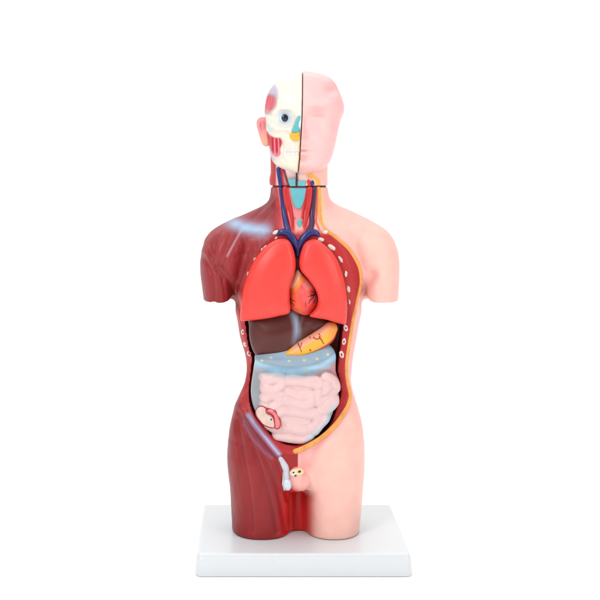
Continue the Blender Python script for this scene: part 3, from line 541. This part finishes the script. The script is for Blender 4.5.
for pts in (cae + cae[:1], app + app[:1]): vessel('section_outline', pts, [.65, .65], M_line, both, gut, .0, .8, 4)
V, Fc = oval(on1(both, 271.2, 419.5, 0), (.7, .6, 1.1), 0, 10, 7); link('caecum_opening', V, Fc, M_dark, gut)

# ------------------------------------------------------------------ head
hl = Loft([(71.5, 299, 306, 3, 3), (72.6, 293, 314, 9, 10), (74.5, 287, 322, 15, 17), (78, 280.5, 330.5, 22, 25), (83, 275, 335.3, 27, 31), (90, 269.5, 338.5, 31, 35), (97, 266.5, 341.5, 33.5, 37), (105, 265, 344, 35, 38), (112, 264.5, 344, 35.5, 38),
           (120, 265, 340.7, 35, 37), (130, 266, 338, 34.5, 34), (140, 267.3, 336, 34.5, 30), (148, 269, 334, 35, 25), (156, 270.5, 331.5, 35, 20), (162, 272.5, 329, 34.5, 17), (167, 277, 325.5, 33.5, 14), (170.5, 283, 321.5, 31, 12), (173, 290, 314, 27, 9), (175, 296, 304, 20, 5)], 2.3, 1.2)
def seamx(v): return np.interp(v, [72, 90, 115, 130, 140, 155, 165, 173, 188], [302, 301.2, 300.6, 299.8, 299.2, 298.4, 297.7, 297, 296.5])
def G(u, v, a, b_, ru, rv): return np.exp(-((u - a) / ru) ** 2 - ((v - b_) / rv) ** 2)
def lr(u, v):   # carve > 0
    r = 3.2 * G(u, v, 285, 118, 8, 7) - 1.5 * G(u, v, 285, 108, 10, 3) - 1.8 * G(u, v, 275, 130, 7, 4) - 1.2 * G(u, v, 270, 128, 5, 3) + 1.5 * G(u, v, 283, 142, 5, 7) + 1.6 * G(u, v, 268, 100, 6, 9)
    r -= 2.6 * G(u, v, 300, 125, 5, 10) + 1.6 * G(u, v, 298, 137, 5, 4); r -= 1.4 * G(u, v, 294, 152, 10, 6)
    r += .5 * np.exp(-((v - 152) / .8) ** 2) * sm(283, 287, u); r += .5 * np.exp(-((((u - 285) / 3.0) % 1 - .5) / .16) ** 2) * (np.abs(v - 152) < 5) * sm(284, 286, u)
    for a in (271.5, 275, 278.6): r -= .9 * np.exp(-((u - a - (v - 140) * .03) / 1.1) ** 2) * sm(134, 139, v) * sm(157, 152, v)
    return r
def rr(u, v):
    r = 1.9 * G(u, v, 318, 114, 10, 5) - 1.4 * G(u, v, 318, 104.5, 13, 3.4) - 1.1 * G(u, v, 318, 117, 7, 3) - 4.2 * G(u, v, 300, 134, 6, 5) - 3.0 * G(u, v, 300, 124, 4.5, 9) - 1.0 * G(u, v, 325, 130, 9, 8) + 1.2 * G(u, v, 331, 91, 7, 5) * 1.2
    r -= 1.8 * G(u, v, 300, 148, 9, 2.0) + 1.8 * G(u, v, 300, 153.5, 8, 2.2); r += .8 * G(u, v, 300, 150.7, 9, .9) + 1.0 * G(u, v, 300, 158.5, 9, 2); r -= 2.0 * G(u, v, 300, 165, 9, 4.5); r += .5 * np.exp(-((v - 86 - .08 * (u - 320)) / 3.5) ** 2)
    return r
mL = Map2(lr, 250, 350, 60, 180, .4); mRr = Map2(rr, 250, 350, 60, 180, .4)
def head_fn(X, Y, Z, side):
    u, v = UV(X, Y, Z); F = hl(X, Y, Z) + (1.9 * mL(u, v) if side < 0 else 2.6 * mRr(u, v)) * sm(-4, -16, Y)
    sx = seamx(528 - Z) - 300
    sd = np.abs(X + Y * 0 - sx) ; cut = (X - (sx - .5)) if side < 0 else ((sx + .4) - X)
    return smax(F, cut.astype(f4), 1.0)
head = thing('head_model', 'split head, half cream skull with one dark eye and half plain pink skin', 'head model', (0, 0, 342))
def skull_paint(V):
    X, Y, Z = V.T; u, v = UV(X, Y, Z); n = len(u); c = np.tile(lin((240, 233, 218)) / LK, (n, 1))
    t1 = polydist(u, v, spline([(270, 94), (274.5, 95.5), (276.5, 101), (275, 107), (271, 111.5), (267, 114), (263, 110), (263, 100), (266, 95)], n=3)); t2 = polydist(u, v, spline([(274, 84), (277.5, 90), (277.5, 99), (271, 97), (264, 96), (268, 88)], n=3))
    c = mixc(c, (190, 184, 210), sm(2.2, -2.2, t2) * .9); c = mixc(c, (186, 150, 168), sm(2.6, -1, t1) * .8); c = mixc(c, (216, 92, 104), sm(.6, -2.6, t1)); c = mixc(c, (236, 150, 150), np.clip(streak(u, v, 17, 1.6, .3), 0, 1) * sm(0, -2, t1) * .6)
    c = mixc(c, (206, 176, 150), band(np.abs(np.hypot((u - 285) / 1.15, v - 118.5) - 8.6), .1, 1.5) * .55); c = mixc(c, (206, 180, 150), band(segdist(u, v, spline([(272, 128), (279, 131), (286, 131), (290, 134)], False, 4)), .2, 1.4) * .75)  # tan outlines with painted shading round the orbit and under the cheekbone
    c = mixc(c, (208, 186, 160), band(segdist(u, v, spline([(283, 142), (284, 148), (283, 156), (286, 161)], False, 4)), .2, 1.6) * .7)  # tan line paints shade from the cheek hollow down the jaw
    c = mixc(c, (200, 176, 170), band(segdist(u, v, [(267, 111), (271, 114)]), 1, 2.4) * .7)
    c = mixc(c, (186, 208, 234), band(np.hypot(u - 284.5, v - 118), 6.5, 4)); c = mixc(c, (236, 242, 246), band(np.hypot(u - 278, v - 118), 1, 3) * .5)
    c = mixc(c, (180, 214, 222), band(segdist(u, v, [(268, 126), (271, 130)]), 1.6, 3) * .8); c = mixc(c, (240, 218, 196), band(segdist(u, v, [(278, 131), (289, 129)]), .6, 1.6) * .4)
    mm = polydist(u, v, spline([(266, 131), (270, 135), (275, 137.6), (280.5, 138.3), (282.3, 143), (280.2, 149), (280.4, 154), (276, 156.5), (271.5, 152), (268, 143)], n=3)); c = mixc(c, (184, 154, 180), band(segdist(u, v, [(269, 152), (272, 160)]), 2.6, 3) * .8)
    c = mixc(c, (236, 196, 196), band(np.hypot(u - 277, v - 158), 2, 5) * .7); c = mixc(c, (206, 50, 70), sm(1.4, -1.2, mm)); c = mixc(c, (150, 30, 52), band(np.abs(u - 276.8 - (v - 145) * .03), .1, 1.0) * sm(.8, -1.2, mm) * .8); c = mixc(c, (236, 150, 164), sm(150, 156, v) * sm(1, -1, mm) * .6)
    c = mixc(c, (186, 178, 196), band(np.abs(((u - 285) / 3.0) % 1 - .5), .02, .16) * (np.abs(v - 152) < 4.4) * sm(283.5, 285, u) * .55)
    for a in (274.6, 278.6): c = mixc(c, (240, 140, 152), band(np.abs(u - a - (v - 145) * .03), .7, .7) * sm(.8, -1.2, mm) * sm(136, 140, v))
    c = mixc(c, (250, 232, 200), band(segdist(u, v, [(284, 164), (296, 169)]), 2, 4) * .6); c = mixc(c, (226, 216, 236), band(segdist(u, v, [(286, 152), (296, 152)]), 3, 3) * .25)
    c = mixc(c, (170, 164, 184), band(np.abs(v - 152), .2, .7) * sm(284, 287, u) * .5)
    c = mixc(c, (244, 214, 150), sm(296.5, 299, u) * sm(140, 146, v) * .6)
    return rgba(c)
def skin_paint(V):
    X, Y, Z = V.T; u, v = UV(X, Y, Z); n = len(u); c = np.tile(lin((249, 197, 194)) / LK, (n, 1))
    c = mixc(c, (246, 178, 188), band(np.hypot((u - 332) / 1, (v - 90) / .8), 4, 6) * .6); c = mixc(c, (250, 190, 182), band(np.hypot((u - 309) / 1.4, (v - 113) / .7), 4, 4) * .6); c = mixc(c, (248, 184, 186), sm(326, 340, u) * .5)
    c = mixc(c, (240, 178, 180), band(np.hypot((u - 306) / 1.6, v - 137.5), 1, 2) * .5); c = mixc(c, (244, 176, 178), band(np.hypot((u - 304) / 2.5, v - 150.6), .6, 1.6) * .45); c = mixc(c, (250, 196, 150), band(np.abs(u - 299.5), 1, 2) * sm(128, 150, v) * .7)
    return rgba(c)
hsk = build('skull_half', lambda X, Y, Z: head_fn(X, Y, Z, -1), (-42, -48, 350), (6, 44, 460), .8, M_head, head, skull_paint, sub=True)
hsn = build('skin_half', lambda X, Y, Z: head_fn(X, Y, Z, 1), (-6, -52, 350), (50, 44, 460), .8, M_head, head, skin_paint)
def core_fn(X, Y, Z):
    sx = seamx(528 - Z) - 300; return np.maximum(hl(X, Y, Z) + 3.0, np.abs(X - sx) - 3).astype(f4)
build('seam_core', core_fn, (-12, -46, 346), (12, 44, 460), 1.0, M_dark, head)  # dark filler added inside so the split shows as a dark gap
hskf = lambda X, Y, Z: head_fn(X, Y, Z, -1)
ec = on1(hskf, 285, 118, -2.6)
V, Fc = oval(ec, (6.6, 5.0, 5.6), 0, 24, 15); eye = link('eye', V, Fc, M_eye, hsk); eye['label'] = 'single dark eye in the cream skull half'
V, Fc = oval((ec[0] + .2, ec[1] - 4.1, ec[2] - .1), (3.9, 1.5, 3.9), 0, 20, 11); link('iris', V, Fc, M_black, eye)
dn = float(ray(hskf, [297], [125])[0]); slabobj('nasal_cartilage', spline([(297, 117), (300.2, 116), (300.2, 124), (299.8, 132), (295, 132.6), (291.3, 131.5), (294, 124)], n=3), dn - .6, 2.0, 1.3, dn, M_teal, hsk)
dn = float(ray(hskf, [296], [136])[0]); slabobj('nostril_cartilage', spline([(290.8, 132.9), (295.5, 132.6), (299.8, 132.4), (299.4, 140.4), (295, 141), (291, 139.4), (289.4, 136)], n=3), dn - .4, 2.4, 1.6, dn, M_yel, hsk)
# ear
epoly = spline([(257, 120.5), (260.5, 117.2), (265, 117.6), (268, 122), (268, 132), (268.8, 144), (266, 146.6), (262.5, 144.6), (260.4, 139), (258, 131), (256.6, 125)], n=4)
efn, eb, emp = inflate(epoly, 2, 4, 3, 2, lambda X, Z, s: -4.5 * sm(1.6, 4, s) + .5 * (X + 38))
def ear_paint(V):
    X, Y, Z = V.T; u, v = UV(X, Y, Z); c = np.tile(lin((240, 154, 156)) / LK, (len(u), 1)); return rgba(mixc(mixc(c, (246, 178, 150), sm(128, 142, v)), (222, 110, 100), band(segdist(u, v, [(265, 120), (265, 128)]), 1.4, 2) * .7))
build('ear', efn, (eb[0], -16, eb[2]), (eb[1], 14, eb[3]), .5, M_head, hsk, ear_paint)
# the upper neck carried by the head
def neck_fn(X, Y, Z):
    F = neck(X, Y, Z); u, v = UV(X, Y, Z); F = smin(F, ell(X, Y, Z, (-28, 2, 347), (2.6, 8, 6)), 2)
    F = F + (2.2 * band(segdist(u, v, [(290, 177), (306, 177)]), 5, 3)) * sm(0, -10, Y)
    return smax(smax(F, (362 + (166 - 185.4)) - Z, 1.0), Z - 376, 1)
def neck_paint(V):
    X, Y, Z = V.T; u, v = UV(X, Y, Z); fr = sm(-4, 6, -Y); n = len(u); c = np.tile(lin((250, 196, 184)) / LK, (n, 1))
    c = mixc(c, (188, 46, 50), sm(300, 298, u)); c = mixc(c, (236, 196, 190), band(np.abs(u - 277.3), 1.2, 1.2) * fr); c = mixc(c, (238, 206, 206), band(np.abs(u - 291), 6.5, 2) * fr * sm(190, 170, v)); c = mixc(c, (120, 24, 40), band(segdist(u, v, [(284, 170), (288.5, 186)]), 1.2, 1) * fr)
    c = mixc(c, (244, 208, 200), band(np.abs(u - 303), 5, 2) * fr * sm(182, 178, v)); c = mixc(c, (236, 166, 130), band(np.abs(u - 310), 3, 2) * fr * sm(182, 176, v)); c = mixc(c, (244, 176, 84), band(segdist(u, v, spline([(308, 174), (314, 177), (318, 181), (318.5, 188)], False, 4)), 2.0, 1.6) * fr)
    c = mixc(c, (206, 90, 110), band(segdist(u, v, [(270.5, 178), (270, 186)]), .6, 1.2) * fr * .6)
    return rgba(c)
nk = build('upper_neck', neck_fn, (-36, -34, 336), (34, 34, 378), .7, M_body, head, neck_paint, sub=True)
vessel('jugular_vein', [(278.6, 169), (279.6, 176), (280.8, 184.6)], [2.4, 2.5, 2.2], M_vein, neck_fn, nk)
vessel('carotid_artery', [(308.6, 181), (309.4, 184.8)], [1.5, 1.8], M_art, neck_fn, nk)
V, Fc = oval(on1(neck_fn, 312.3, 183.3, .3), (2.0, 1.2, 3.0), 0, 16, 9); link('vein_section', V, Fc, M_vein, nk)
dn = float(ray(neck_fn, [294], [182])[0])
slabobj('larynx', [(290, 186.2), (287.8, 180.4), (288.4, 178.6), (295.6, 178.8), (295.6, 186.2)], dn + .7, 2.2, .9, dn, M_teal, nk, dome=lambda X, Z, s: -((X + 3) ** 2) / 90)
slabobj('larynx', [(297.4, 186.2), (297.4, 180.8), (305.6, 180.6), (306, 183), (305, 186.2)], dn + .7, 2.2, .9, dn, M_teal, nk, dome=lambda X, Z, s: -((X + 3) ** 2) / 90)
V, Fc = tube(onto(neck_fn, [(296.6, 171), (296.6, 178), (296.5, 184.8)], 1.2), [.8, .8, .8], 8); link('seam_line', V, Fc, M_dark, nk)
def peg(X, Y, Z): return np.maximum(neck(X, Y, Z) + 1.6, np.abs(Z - 341) - 5).astype(f4)
build('neck_peg', peg, (-34, -32, 330), (34, 34, 352), 1.0, M_dark, nk)

# ------------------------------------------------------------------ setting
me = bpy.data.meshes.new('tabletop_surface'); me.from_pydata([(-14, -8, 0), (14, -8, 0), (14, 18, 0), (-14, 18, 0)], [], [(0, 1, 2, 3)]); me.materials.append(M_floor)
fl = bpy.data.objects.new('tabletop_surface', me); fl.location = (0, 0, -21.15 * S); fl['kind'] = 'structure'; COL.objects.link(fl)

w = bpy.data.worlds.new('World'); scene.world = w; w.use_nodes = True; nt = w.node_tree; bg = nt.nodes['Background']
tc = nt.nodes.new('ShaderNodeTexCoord'); sp = nt.nodes.new('ShaderNodeSeparateXYZ'); nt.links.new(tc.outputs['Generated'], sp.inputs[0])
mr = nt.nodes.new('ShaderNodeMapRange'); mr.inputs['From Min'].default_value = .25; mr.inputs['From Max'].default_value = .62; mr.inputs['To Min'].default_value = .36; mr.inputs['To Max'].default_value = 1.06; mr.interpolation_type = 'SMOOTHSTEP'
nt.links.new(sp.outputs['Y'], mr.inputs['Value']); zr = nt.nodes.new('ShaderNodeMapRange'); zr.inputs['From Min'].default_value = .45; zr.inputs['From Max'].default_value = .75; zr.inputs['To Min'].default_value = 0; zr.inputs['To Max'].default_value = 1.35
nt.links.new(sp.outputs['Z'], zr.inputs['Value']); ad = nt.nodes.new('ShaderNodeMath'); ad.operation = 'ADD'; nt.links.new(mr.outputs['Result'], ad.inputs[0]); nt.links.new(zr.outputs['Result'], ad.inputs[1]); nt.links.new(ad.outputs[0], bg.inputs['Strength']); bg.inputs['Color'].default_value = (1, 1, 1, 1)
def area(name, loc, target, size, power):
    import mathutils
    l = bpy.data.lights.new(name, 'AREA'); l.shape = 'RECTANGLE'; l.size, l.size_y = size; l.energy = power; o = bpy.data.objects.new(name, l); COL.objects.link(o); o.location = loc
    o.rotation_euler = (mathutils.Vector(target) - mathutils.Vector(loc)).to_track_quat('-Z', 'Y').to_euler()
area('softbox_lamp', (-.6, -.85, .8), (0, 0, .2), (.32, .55), 6.3)
area('softbox_lamp', (.85, -.8, .6), (0, 0, .2), (.4, .6), 3.6)
#area('overhead_softbox_lamp', (0, .05, 1.25), (0, 0, 0), (.9, .9), 4)

cam = bpy.data.cameras.new('camera'); co = bpy.data.objects.new('camera', cam); COL.objects.link(co); scene.camera = co
co.location = (-48 * S, -D0 * S, 362 * S); co.rotation_euler = (math.pi / 2, 0, 0)
cam.sensor_width = 36; cam.lens = D0 / 600 * 36; cam.shift_x = 48 / 600; cam.shift_y = -134 / 600; cam.clip_start = .05; cam.clip_end = 100
scene.view_settings.view_transform = 'Standard'; scene.view_settings.look = 'None'; scene.view_settings.exposure = 0; scene.view_settings.gamma = 1
